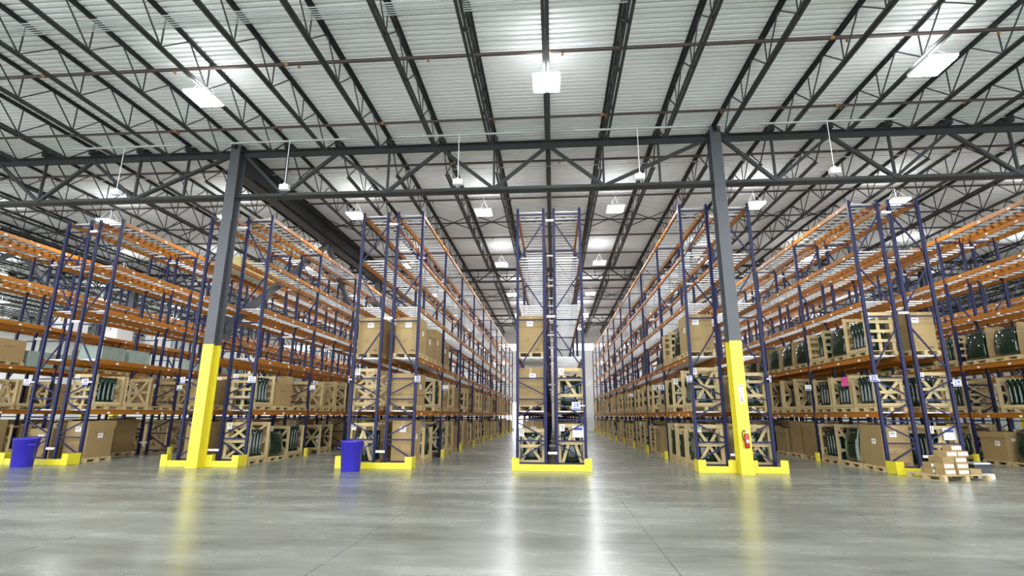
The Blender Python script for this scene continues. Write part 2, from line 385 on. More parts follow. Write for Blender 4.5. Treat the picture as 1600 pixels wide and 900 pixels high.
# bridging lines, pipes, conduits
bm_ = MB(); yb = 0
for k in range(-22, 15):
    xa, xb = 4.695 + JS * k, 4.695 + JS * (k + 1)
    bm_.bar((xa, 0, 9.43), (xb, 0, 8.78), .03, .03, 'steel', (0, 1, 0)); bm_.bar((xa, .035, 8.78), (xb, .035, 9.43), .03, .03, 'steel', (0, 1, 0))
xbr = bm_.mesh('cross_bars'); ln = MB().bar((4.695 - 22 * JS, .07, 9.1), (4.695 + 15 * JS, .07, 9.1), .045, .045, 'steel', (0, 1, 0)).mesh('tie_bar')
for k, yy in enumerate((20.2, 34.0, 45.5)):
    o = thing('roof_bridging', 'row of crossed dark bars bracing the joists of the %s bay' % ORD[k + 1], 'bracing', (0, yy, 0), group='crossed bracing between the joists'); ob('cross_bars', xbr, o); ob('tie_bar', ln, o)
PX0, PX1 = -34.0, 28.0
hd = MB().cyl((0, 0, 0), (0, 0, -.05), .016, 'copper', 8).cyl((0, 0, -.05), (0, 0, -.056), .035, 'copper', 10).cyl((0, 0, -.056), (0, 0, -.085), .012, 'copper', 8).mesh('sprinkler_head')
cl = MB().cyl((-.04, 0, 0), (.04, 0, 0), .048, 'copper', 14).mesh('pipe_coupling')
for k, (yy, rr) in enumerate(((10.10, .042), (12.72, .034), (15.55, .036), (18.5, .036), (22.9, .036), (25.6, .036), (30.0, .036), (33.2, .036), (36.6, .036), (39.5, .036), (44.0, .036), (47.5, .036))):
    o = thing('sprinkler_pipe', 'dark brown sprinkler pipe running across under the roof, %s pipe from the front' % ORD[k], 'pipe', (0, yy, 9.2 if k < 2 else 9.366), group='sprinkler pipes under the roof')
    ob('pipe', MB().cyl((PX0, 0, 0), (PX1, 0, 0), rr, 'pipe', 12).mesh('pipe', True), o)
    x = PX0 + 1.3 + (k % 2) * 1.2
    while x < PX1:
        ob('sprinkler_head', hd, o, (x + (.4 if min(abs(x - COLX[1]), abs(x - COLX[2])) < .3 else 0), 0, -rr + .004)); x += 3.0
    for x in range(-30, 28, 6): ob('pipe_coupling', cl, o, (x + (k % 3) * 1.4, 0, 0))
for k in range(6):
    tag(ob('electrical_conduit', MB().cyl((PX0, 0, 0), (PX1, 0, 0), .013, 'conduit', 8).mesh('electrical_conduit', True), None, (0, 8.42 + .062 * k, 9.16)), 'thin grey conduit in the bundle across the front bay, %s from front' % ORD[k], 'conduit', 'bundle of thin grey conduits')
for yy, nm in ((13.0, 'in front of the front girder'), (15.95, 'just behind the front girder'), (29.2, 'behind the second girder row')):
    tag(ob('electrical_conduit', MB().cyl((PX0, 0, 0), (PX1, 0, 0), .018, 'conduit', 8).mesh('electrical_conduit', True), None, (0, yy, 9.37)), 'single grey conduit running across %s' % nm, 'conduit')

# ------------------------------------------------------------------ high-bay lamps
hs = MB(); hs.box((-.30, -.33, .03), (.30, .33, .085), 'whitebox'); hs.box((-.12, -.16, .085), (.12, .16, .15), 'whitebox'); hs = hs.mesh('housing')
ls = MB().box((-.125, -.30, 0), (.125, .30, .03), 'lens').mesh('lens')
def lamp_light(x, y, z, p, up, name):
    l = bpy.data.lights.new(name, 'AREA'); l.shape = 'RECTANGLE'; l.size = .6; l.size_y = .65; l.energy = p; l.color = (.97, .985, 1.0)
    o = bpy.data.objects.new(name, l); COL.objects.link(o); o.location = (x, y, z - .012)
    if up:  # added fill above the housing, aimed up at the roof deck
        l2 = bpy.data.lights.new(name + '_deck_fill', 'AREA'); l2.shape = 'RECTANGLE'; l2.size = .6; l2.size_y = .65; l2.energy = up; l2.color = (.97, .985, 1.0)
        o2 = bpy.data.objects.new(name + '_deck_fill', l2); COL.objects.link(o2); o2.location = (x, y, z + .16); o2.rotation_euler = (math.pi, 0, 0)
def lamp(x, y, z, label, group, p=1.):
    o = thing('high_bay_lamp', label, 'lamp', (x, y, z), group=group)
    ob('housing', hs, o); 
    for sx in (-.15, .15): ob('lens', ls, o, (sx, 0, 0))['label'] = 'glowing white lens'
    hw = MB()
    for sx, sy in ((-.2, -.25), (.2, -.25), (-.2, .25), (.2, .25)): hw.cyl((sx, sy, .085), (0, 0, .5), .004, 'conduit', 5)
    hw.cyl((0, 0, .5), (0, 0, 9.49 - z), .006, 'conduit', 6); ob('hanger_wire', hw.mesh('hanger_wire'), o)
    lamp_light(x, y, z, LAMP_W * p, UP_W * p, 'lamp_light')
z0 = 8.48
for x, n in ((-24.4, 'farthest left'), (-16.3, 'second from left'), (-8.0, 'left of centre'), (-.06, 'straight ahead'), (8.0, 'right of centre'), (16.2, 'far right'), (24.4, 'farthest right')):
    lamp(x, 10.25, z0, 'bright lamp hanging over the open floor before the racks, %s' % n, 'lamps over the open floor', 1.5)
for x in (-16.3, -8.0, -.06, 8.0, 16.2): lamp(x, 2.6, z0, 'bright lamp over the open floor near the viewer, %s' % {-16.3: 'farthest left', -8.0: 'left', -.06: 'middle', 8.0: 'right', 16.2: 'farthest right'}[x], 'lamps over the open floor', 1.5)
AIS = [(-22.0, 'rack 37 and the left wall'), (-16.85, 'racks 36 and 35'), (-12.03, 'racks 34 and 33'), (-7.15, 'racks 32 and 31'), (-2.43, 'racks 30 and 29'), (2.28, 'racks 28 and 27'), (7.05, 'racks 26 and 25'), (11.75, 'racks 24 and 23'), (16.5, 'racks 22 and 21'), (21.5, 'racks 20 and 19')]
for x, n in AIS:
    for k, yy in enumerate((17.7, 24.45, 31.0, 37.6, 44.2)):
        lamp(x, yy, z0, 'bright twin-lens lamp over the aisle between %s, %s from front' % (n, ORD[k]), 'lamps over the rack aisles', 3.4 if k == 4 else 1.)
for x, n in ((-29.0, 'first'), (-36.0, 'second'), (-43.0, 'third')):
    for k, yy in enumerate((17.7, 24.45, 31.0, 37.6, 44.2)):
        lamp(x, yy, z0, 'bright lamp beyond the leftmost rack, %s row out, %s from front' % (n, ORD[k]), 'lamps left of the racks', 1.6)
# white boxes on thin rods above the aisle mouths
bxm = MB().box((-.125, -.07, 0), (.125, .07, .15), 'whitebox').box((-.04, -.04, .15), (.04, .04, .2), 'whitebox').mesh('box')
stm = MB().box((-1.7, -.02, 1.43), (1.7, .02, 1.47), 'conduit').mesh('strut')
rdm = MB().cyl((0, 0, .2), (0, 0, 1.47), .009, 'whitebox', 8).mesh('rod')
for x, n in AIS[2:7]:
    o = thing('hanging_sensor_box', 'small white box on a thin rod above the aisle between %s' % n, 'box', (x if x > -10 else x + .05, 12.62, 7.25), group='white boxes hanging above the aisle mouths')
    bevel(ob('box', bxm, o), .02); ob('rod', rdm, o); ob('strut', stm, o)

# ------------------------------------------------------------------ pallet racking
Y0, BAY, NB, RT = 14.725, 3.53, 10, 7.38
LV = [1.50, 2.98, 4.46, 5.90, 7.33]; DEP = .76
RUN = {37: (-20.2, -1), 36: (-18.36, 1), 35: (-15.35, -1), 34: (-13.524, 1), 33: (-10.554, -1), 32: (-8.595, 1), 31: (-5.686, -1), 30: (-3.856, 1),
       29: (-.992, -1), 28: (.833, 1), 27: (3.726, -1), 26: (5.665, 1), 25: (8.451, -1), 24: (10.29, 1), 23: (13.2, -1), 22: (15.05, 1), 21: (18.0, -1), 20: (19.94, 1)}
RN = {n: 'rack %d' % n for n in range(24, 36)}
RN.update({36: 'rack beyond 35', 37: 'second rack beyond 35', 38: 'third rack beyond 35', 39: 'fourth rack beyond 35', 23: 'rack beyond 24', 22: 'second rack beyond 24', 21: 'third rack beyond 24', 20: 'fourth rack beyond 24'})
post = MB(); post.box((-.038, -.036, .012), (.038, .036, RT), 'post'); post.box((-.06, -.06, 0), (.06, .06, .012), 'navy'); post = post.mesh('post')
def brace_mesh(s):
    b = MB(); o = s * DEP / 2; i = -o                      # outer and inner post along x, from the frame's middle
    for z in (.15, .72, 1.27, 1.81, 2.38, 4.02, 7.18): b.bar((-DEP / 2, 0, z), (DEP / 2, 0, z), .036, .036, 'navy', (0, 1, 0))
    for x0, z_0, x1, z_1 in ((o, .22, i, .66), (i, .80, o, 1.2), (o, 1.34, i, 1.74), (i, 1.92, o, 2.30), (o, 2.6, i, 3.75), (i, 4.3, o, 5.45), (o, 5.75, i, 6.95)):
        b.bar((x0, 0, z_0), (x1, 0, z_1), .034, .034, 'navy', (0, 1, 0))
    return b.mesh('bracing')
brm = {1: brace_mesh(1), -1: brace_mesh(-1)}
bl = BAY - .085
bmn = MB(); bmn.box((-.026, -bl / 2, -.135), (.026, bl / 2, -.035), 'orange'); bmn.box((-.026, -bl / 2, -.035), (.004, bl / 2, 0), 'orange')
for sg in (-1, 1):
    bmn.box((-.032, sg * (bl / 2) - .012, -.17), (.032, sg * (bl / 2) + .012, .03), 'orange')
for t in (-1.1, .05, 1.15): bmn.box((.026, t, -.115), (.029, t + .1, -.06), 'paper')
bmn = bmn.mesh('beam')
dkm = MB(); n = 12
for k in range(n):
    yy = -bl / 2 + bl * (k + .5) / n; dkm.box((-DEP / 2 + .0, yy - .042, -.024), (DEP / 2 - .0, yy + .042, .004), 'zinc')
for x in (-.2, .2): dkm.box((x - .004, -bl / 2 + .02, .004), (x + .004, bl / 2 - .02, .010), 'zinc')
dkm = dkm.mesh('wire_deck')
spm = MB().box((-1, -.02, -.03), (0, .02, .03), 'white_steel').mesh('row_spacer')
for num, (xo, s) in RUN.items():
    xc = xo - s * DEP / 2
    rk = thing('pallet_rack', 'long navy and orange pallet rack run, %s' % {**RN, **{k: RN[k] for k in RN}}[num] if num in range(24, 36) else 'long navy and orange pallet rack run, the %s' % RN[num], 'rack', (xc, Y0, 0), group='pallet rack runs')
    for k in range(NB + 1):
        fr = ob('upright_frame', brm[s], rk, (0, k * BAY, 0))
        for q in (-1, 1): ob('post', post, fr, (q * DEP / 2, 0, 0))
    for z in LV:
        for k in range(NB):
            yc = k * BAY + BAY / 2
            ob('beam', bmn, rk, (s * DEP / 2, yc, z), (0, 0, 0 if s > 0 else math.pi))
            ob('beam', bmn, rk, (-s * DEP / 2, yc, z), (0, 0, math.pi if s > 0 else 0))
            ob('wire_deck', dkm, rk, (0, yc, z))
    if num % 2 == 0 and num + 1 in RUN:        # spacers that tie the two back-to-back runs
        gap = (xo - s * DEP) - (RUN[num + 1][0] + DEP)
        for k in range(NB + 1):
            for z in ((.41, 6.98) if k == 0 and num == 32 else (.41, 4.1, 6.98) if k == 0 else (.41, 2.4, 4.1, 5.86, 6.98)):
                sp = ob('row_spacer', spm, rk, (-DEP / 2, k * BAY - .055, z)); sp.scale = (gap - .063, 1, 1); sp['label'] = 'pale galvanised bar'

# yellow post protectors on the aisle posts
pp = MB(); n = 12
for r0, r1 in ((.105, .09),):
    arc = [(math.cos(t), math.sin(t)) for t in [-math.pi / 2 + math.pi * k / n for k in range(n + 1)]]
    ring = [(c * r0, q * r0) for c, q in arc] + [(c * r1, q * r1) for c, q in reversed(arc)]; m_ = len(ring)
    pp.v += [(x, y, 0) for x, y in ring] + [(x, y, .27) for x, y in ring]
    for k in range(m_): pp.f.append((k, (k + 1) % m_, m_ + (k + 1) % m_, m_ + k)); pp.mi.append(pp._m('yellow'))
    for k in range(n): pp.f.append((m_ + k, m_ + k + 1, m_ + m_ - 2 - k, m_ + m_ - 1 - k)); pp.mi.append(pp._m('yellow'))
pp = pp.mesh('post_protector')
for num, (xo, s) in RUN.items():
    if num in (39, 38, 37, 20, 21): continue
    for k in range(1, NB + 1):
        if num in (29, 31, 33, 35, 28, 26, 24, 22) and k > 3: continue
        tag(ob('post_protector', pp, None, (xo + s * .064, Y0 + k * BAY, 0), (0, 0, 0 if s > 0 else math.pi)), 'yellow guard around the aisle post of %s, %s post behind the front' % (RN[num], ORD[k - 1]), 'post guard', 'yellow post guards along the aisles')

# yellow end guards
def end_guard(x0, x1, label, right=True):
    o = thing('rack_end_guard', label, 'guard', ((x0 + x1) / 2, 14.32, 0), group='yellow end guards'); L = (x1 - x0) / 2
    b = MB(); b.box((-L, -.10, 0), (L, -.085, .16), 'yellow'); b.box((-L, -.085, 0), (L, .06, .015), 'yellow'); bevel(ob('rail', b.mesh('rail'), o), .004)
    for sg in ((-1, 1) if right else (-1,)):
        b = MB(); x = sg * L; lo, hi = sorted((x, x - sg * .19)); b.box((lo, -.115, 0), (hi, -.10, .31), 'yellow'); lo, hi = sorted((x, x - sg * .015)); b.box((lo, -.10, 0), (hi, .30, .31), 'yellow')
        bevel(ob('end_plate', b.mesh('end_plate'), o), .004)
end_guard(-15.47, -13.38, 'yellow end guard at the front of racks 35 and 34')
end_guard(-10.68, -9.745, 'yellow end guard at the front of rack 33')
end_guard(-9.405, -8.47, 'yellow end guard at the front of rack 32')
end_guard(-5.80, -3.73, 'yellow end guard at the front of racks 31 and 30')
end_guard(-1.10, .95, 'yellow end guard at the front of racks 29 and 28')
end_guard(3.60, 4.525, 'yellow end guard at the front of rack 27')
end_guard(4.865, 5.79, 'yellow end guard at the front of rack 26')
end_guard(8.32, 9.5, 'yellow end guard at the front of rack 25', False)

# number signs
def sign_bracket(o, x, y, px):
    M_ = o.matrix_basis.inverted(); a = M_ @ Vector((x, y, o.location.z)); b_ = M_ @ Vector((px, Y0 - .042, o.location.z))
    ob('bracket', MB().bar(a + Vector((0, .008, 0)), b_, .03, .012, 'zinc', (0, 0, 1)).mesh('bracket'), o)
def rack_sign(n, x, y, z, rz, w=.20, h=.17):
    o = thing('rack_sign', 'white sign with blue number %s on the front of rack %s' % (n, n), 'sign', (x, y, z), (0, 0, rz), group='rack number signs')
    b = MB().box((-w / 2, 0, -h / 2), (w / 2, .006, h / 2), 'paper'); b.box((-w / 2 + .012, -.002, -h / 2 + .012), (w / 2 - .012, 0, -h / 2 + .038), 'digit'); ob('plate', b.mesh('plate'), o)
    ob('number', text_mesh(n, h * .80, 'digit'), o, (0, -.003, .018), (R(90), 0, 0))
    o.matrix_basis = Matrix.Translation((x, y, z)) @ Matrix.Rotation(rz, 4, 'Z'); sign_bracket(o, x, y, min((v for a_, s_ in RUN.values() for v in (a_, a_ - s_ * DEP)), key=lambda v: abs(v - x)))
rack_sign('28', .60, Y0 - .09, 1.64, 0, .23, .20)
for n, x, z, rz in (('35', -15.56, 2.29, 0), ('34', -13.72, 2.29, 0), ('33', -10.70, 2.34, R(-22)), ('32', -8.62, 2.35, R(22)), ('24', 10.41, 2.24, 0), ('31', -5.77, 2.35, R(-62)), ('30', -3.79, 2.36, R(55)), ('27', 3.64, 2.35, R(-62)), ('26', 5.75, 2.35, R(55)), ('25', 8.37, 2.36, R(-58))):
    rack_sign(n, x, Y0 - .075, z, rz)

for num, k in ((34, 1), (32, 1), (30, 1), (27, 1), (25, 1), (27, 3)):      # small signs that stick out from aisle posts
    xo, s_ = RUN[num]; o = thing('aisle_sign', 'small white sign on the %s aisle post of rack %d' % (ORD[k], num), 'sign', (xo + s_ * .14, Y0 + k * BAY - .05, 2.3), group='small signs on the aisle posts')
    b = MB().box((-.10, 0, -.09), (.10, .006, .09), 'paper'); b.box((-.085, -.002, -.08), (.085, 0, -.05), 'digit'); b.box((-.1 if s_ > 0 else .02, .006, -.02), (-.02 if s_ > 0 else .1, .016, .02), 'zinc'); ob('plate', b.mesh('plate'), o)
    if num == 27 and k == 1: ob('number', text_mesh('18', .13, 'digit'), o, (0, -.003, .02), (R(90), 0, 0))

# ------------------------------------------------------------------ goods: meshes shared by every copy
def pallet_mesh(wx, wy):
    b = MB(); hx, hy = wx / 2, wy / 2
    for k in range(6):
        y = -hy + wy * (k + .5) / 6; b.box((-hx, y - .052, .108), (hx, y + .052, .128), 'wood')
    for x in (-hx + .045, 0, hx - .045):
        b.box((x - .04, -hy, .088), (x + .04, hy, .108), 'wood'); b.box((x - .045, -hy, 0), (x + .045, hy, .016), 'wood')
        for y in (-hy + .06, 0, hy - .06): b.box((x - .045, y - .06, .016), (x + .045, y + .06, .088), 'wood')
    return b.mesh('pallet')
PAL = {(.92, 1.06): pallet_mesh(.78, 1.06), (.86, .96): pallet_mesh(.76, .98)}
def panel_mesh(w_, h, style):
    """an end panel of a windshield crate in the xz plane, standing on the pallet at z = .128"""
    b = MB(); z0, z1 = .128, h; a = w_ / 2; t = .022
    def brd(p, q, wd=.085, yo=0.): b.bar((p[0], yo, p[1]), (q[0], yo, q[1]), t, wd, 'wood', (0, 1, 0))
    for x in (-a + .045, a - .045): brd((x, z0), (x, z1), .09)
    brd((-a, z1 - .045), (a, z1 - .045), .09, -t); zm = (z0 + z1) / 2
    if style == 'x':
        brd((-a, zm), (a, zm), .08, -t); brd((-a, z0 + .05), (a, z0 + .05), .08, -t); brd((-a + .1, z0 + .06), (a - .1, z1 - .1), .075, t); brd((a - .1, z0 + .06), (-a + .1, z1 - .1), .075, 2 * t)
    elif style == 'xx':
        brd((-a, zm), (a, zm), .085, -t); brd((-a, z0 + .05), (a, z0 + .05), .08, -t)
        for lo, hi in ((z0 + .08, zm - .03), (zm + .03, z1 - .08)): brd((-a + .1, lo), (a - .1, hi), .07, t); brd((a - .1, lo), (-a + .1, hi), .07, 2 * t)
    elif style == 'a':
        brd((-a, zm + .02), (a, zm + .02), .085, -t); brd((-a + .12, z0), (0.06, z1 - .05), .08, t); brd((a - .12, z0), (-.06, z1 - .05), .08, 2 * t)
    elif style == 'v':
        brd((-a, z0 + .28), (a, z0 + .28), .085, -t); brd((-a, zm + .2), (a, zm + .2), .08, -t); brd((-a + .1, z1 - .08), (a - .12, z0 + .1), .08, t)
    elif style == 'slat':
        for k in range(1, 4): brd((-a, z0 + (z1 - z0) * k / 4), (a, z0 + (z1 - z0) * k / 4), .08, -t)
        brd((0, z0), (0, z1), .085, t)
    return b.mesh('end_panel')
CR = {}
for st in ('x', 'xx', 'a', 'v', 'slat'):
    for h in (1.16, 1.02, .88):
        sr = MB().box((-.011, -.5, h - .13), (.011, .5, h - .05), 'wood').mesh('side_rail')
        CR[st, h] = (panel_mesh(.76, h, st), sr)
def windshield_mesh(wd, ht, bow):
    g = []
    for u in range(13):
        t = u / 12 * 2 - 1; row = []
        for v in range(7):
            q = v / 6; y = t * (wd / 2) * (1 - .09 * q); z = ht * q * (1 - .02 * t ** 6) + .02 * t * t; row.append((bow * (1 - t * t) * (1 - .3 * q) + .05 * (1 - (2 * q - 1) ** 2), y, z))
        g.append(row)
    b = MB(); b.sheet(g, .007, 'glass', (1, 0, 0)); return b.mesh('windshield', True)
WS = [windshield_mesh(.66, .80, .10), windshield_mesh(.68, .70, .13), windshield_mesh(.65, .86, .08)]
WSP = windshield_mesh(.74, .9, .05); WSP.name = 'pale_edged_windshield'; WSP.materials.append(M['frit'])
for p_ in WSP.polygons:
    if abs(p_.center.y) > .26: p_.material_index = 1
def carton_mesh(wx, wy, h, kind):
    b = MB(); hx, hy = wx / 2, wy / 2
    if kind == 'stack':
        z = 0
        for k, hh in enumerate((h * .34, h * .35, h * .31)):
            o_ = .006 * (k - 1); b.box((-hx + o_, -hy - o_, z), (hx + o_, hy - o_, z + hh - .006), 'carton'); z += hh
    else: b.box((-hx, -hy, 0), (hx, hy, h), 'carton')
    if kind == 'lid': b.box((-hx - .012, -hy - .012, h - .16), (hx + .012, hy + .012, h + .006), 'carton')
    for y in (-hy - .0015,):
        b.box((-.03, y, h * .8), (.03, y + .002, h), 'tape')
        for k in range(3): b.box((-hx * .55 + k * .05, y, h * (.30 + .04 * k)), (-hx * .1 + k * .02, y + .002, h * (.30 + .04 * k) + .012), 'print')
        b.box((hx * .35, y, .06), (hx * .7, y + .002, .10), 'print')
    for sx in (-1, 1):
        x = sx * (hx + .001)
        for k in range(2): b.box((x - .0015, -hy * .5, h * (.62 + .05 * k)), (x + .0015, hy * (.1 + .2 * k), h * (.62 + .05 * k) + .014), 'print')
    return b.mesh('carton')
CT = {'tall': (.70, .92, 1.04), 'block': (.74, .98, .72), 'stack': (.72, 1.0, .90), 'lid': (.70, .95, .82), 'slim': (.60, .86, 1.10)}
CTM = {k: carton_mesh(*v, k) for k, v in CT.items()}
lbm = MB().box((-.09, -.002, -.07), (.09, .001, .07), 'paper').box((-.07, -.003, .01), (.05, -.002, .03), 'print').box((-.07, -.003, -.03), (.02, -.002, -.02), 'print').mesh('paper_label')
def sleeve_mesh(wd, h, bow, flare):
    g = []
    for u in range(15):
        t = u / 14 * 2 - 1; row = []
        for v in range(7):
            q = v / 6; row.append((bow * (1 - t * t) + flare * q * q, t * wd / 2 * (1 + .08 * q * math.copysign(abs(t) ** .5, t) * (1 if t > 0 else 1)), h * q + .02 * math.sin(5 * t) * q))
        g.append(row)
    return MB().sheet(g, .012, 'kraft', (1, 0, 0)).mesh('cardboard_sheet', True)
SL = [sleeve_mesh(.60, .92, .16, .05), sleeve_mesh(.66, .84, .10, .10), sleeve_mesh(.56, .98, .05, .02)]
WA = [windshield_mesh(.84, .80, .12), windshield_mesh(.88, .72, .15), windshield_mesh(.80, .86, .10)]
foam = MB().box((-.4, -.48, 0), (.4, .48, .42), 'palegreen').box((-.38, -.46, .42), (.37, .44, .55), 'palegreen').mesh('wrapped_stack')
whb = MB().box((-.34, -.42, 0), (.34, .42, .5), 'paper').box((-.03, -.421, .35), (.03, -.419, .5), 'tape').mesh('white_carton')

FAR = []                                     # crates far down the aisles, past the 300 that show largest
FACE = (36, 34, 32, 30, 27, 25, 23)          # runs whose aisle side is in view
COUNT = {'crate': 0, 'glass': 0, 'carton': 0, 'pallet': 0}
LN = ['at floor level of', 'on first shelf of', 'on second shelf of', 'on third shelf of', 'on fourth shelf of']
SPOT = ['front', 'middle', 'back']
def where(num, lv, bay, slot): return '%s %s, %s bay, %s' % (LN[lv], RN[num], ORD[bay], SPOT[slot])
def zlev(lv): return 0.0 if lv == 0 else LV[lv - 1] + .011
STY = {'x': 'X-braced', 'xx': 'double X-braced', 'a': 'A-braced', 'v': 'diagonal-braced', 'slat': 'slatted'}
def crate(num, lv, bay, slot, st, h, pos, s, nglass, paper=False, pink=False, ws=0, sheet=False, front=False):
    if not front and (bay >= (7 if num in FACE else 3) or COUNT['crate'] >= 298): FAR.append((st, h, pos, s)); return
    wh = where(num, lv, bay, slot)
    o = thing('wooden_crate', '%s wooden crate %s' % (STY[st], wh), 'crate', pos, group='wooden crates on the racks'); COUNT['crate'] += 1
    p, sr = CR[st, h]
    ob('pallet', PAL[.92, 1.06], o); ob('end_panel', p, o, (0, -.495, 0)); ob('end_panel', p, o, (0, .495, 0), (0, 0, math.pi))
    for q in (-1, 1): ob('side_rail', sr, o, (q * .36, 0, 0 if q * s < 0 else -h + .27))
    if paper: ob('paper_label', lbm, o, (-.26, -.53, h - .1), (0, R(90), 0))['label'] = 'white paper strip'
    if sheet: ob('paper_sheet', MB().box((-.15, -.003, -.15), (.15, 0, .15), 'paper').box((-.11, -.0045, .04), (.11, -.003, .1), 'digit').mesh('paper_sheet'), o, (.17, -.535, h - .2))['label'] = 'white paper sheet'
    if pink: ob('pink_sheet', MB().box((-.002, -.17, -.13), (.002, .17, .13), 'pink').mesh('pink_sheet'), o, (s * .385, -.3, h - .16))['label'] = 'bright pink sheet'
    for k in range(nglass):
        if COUNT['glass'] >= (300 if front else 258): break
        COUNT['glass'] += 1
        g = ob('windshield', WS[ws], None, (pos[0], pos[1] + (-.26 + .17 * k), pos[2] + .1402), (0, R(-4), R(-90)))
        tag(g, 'green windshield, %s in crate %s' % (ORD[k], wh), 'windshield', 'windshields standing in crates')
def carton(num, lv, bay, slot, kind, pos, s, lab=True, rz=0., pallet=True):
    wh = where(num, lv, bay, slot); wx, wy, h = CT[kind]; z = pos[2]
    if pallet:
        tag(ob('pallet', PAL[.86, .96] if kind in ('tall', 'slim', 'lid') else PAL[.92, 1.06], None, pos), 'wooden pallet under the carton %s' % wh, 'pallet', 'pallets under cartons'); COUNT['pallet'] += 1; z += .1285
    o = tag(ob('cardboard_carton', CTM[kind], None, (pos[0], pos[1], z), (0, 0, rz)), '%s brown carton %s' % ({'tall': 'tall', 'block': 'low', 'stack': 'three-layer', 'lid': 'lidded', 'slim': 'narrow tall'}[kind], wh), 'carton', 'brown cartons on the racks'); COUNT['carton'] += 1
    if lab:
        r_ = rnd.random()
        ob('paper_label', lbm, o, (wx * (-.2 + .3 * r_), -wy / 2 - .002, h * .78))['label'] = 'white paper label'
        a = ob('paper_label', lbm, o, (s * (wx / 2 + .002), wy * (-.25 + .3 * r_), h * .6), (0, 0, R(90) * s)); a['label'] = 'white paper label'
def sleeve(num, lv, bay, slot, pos, s, v=0, ng=1, pale=False):
    wh = where(num, lv, bay, slot)
    tag(ob('pallet', PAL[.92, 1.06], None, pos), 'wooden pallet under wrapped glass %s' % wh, 'pallet', 'pallets under wrapped glass'); COUNT['pallet'] += 1
    rz = 0 if s > 0 else math.pi; z = pos[2] + .1285
    tag(ob('cardboard_sheet', SL[v], None, (pos[0] - s * .05, pos[1] - .36, z), (0, 0, R(-90))), 'bent brown cardboard sheet %s' % wh, 'cardboard sheet', 'cardboard sheets round glass')
    for k in range(ng):
        if COUNT['glass'] >= 262: break
        COUNT['glass'] += 1
        tag(ob('windshield', WSP if pale and k == 0 else WA[(v + k) % 3], None, (pos[0] + s * (.22 - .10 * k), pos[1] + .10, z + .016), (0, R(-6) * (1 if s > 0 else 1), rz)), 'green windshield, %s behind cardboard %s' % (ORD[k], wh), 'windshield', 'windshields behind cardboard')

FRONT = {  # what stands at the very front of each run, from the photograph: (level) -> item
    35: {0: ('carton', 'lid'), 1: ('none',), 2: ('none',)}, 34: {0: ('carton', 'tall'), 1: ('crate', 'slat', 1.02), 2: ('none',)},
    33: {0: ('carton', 'tall'), 1: ('carton', 'block')}, 32: {0: ('crate', 'xx', 1.16), 1: ('crate', 'slat', 1.02)},
    31: {0: ('crate', 'a', 1.16), 1: ('crate', 'xx', 1.16), 2: ('carton', 'tall')}, 30: {0: ('carton', 'slim'), 1: ('carton', 'stack'), 2: ('carton', 'tall')},
    29: {0: ('crate', 'x', 1.02), 1: ('carton', 'tall'), 2: ('carton', 'tall')}, 28: {0: ('crate', 'a', 1.16), 1: ('crate', 'v', 1.16), 2: ('none',)},
    27: {0: ('crate', 'x', 1.16), 1: ('crate', 'x', 1.16), 2: ('carton', 'tall')}, 26: {0: ('crate', 'x', 1.16), 1: ('crate', 'v', 1.02), 2: ('none',)},
    25: {0: ('carton', 'tall'), 1: ('crate', 'x', .88), 2: ('crate', 'slat', 1.16)}, 24: {0: ('crate', 'a', 1.16), 1: ('crate', 'x', 1.02), 2: ('carton', 'tall')}}
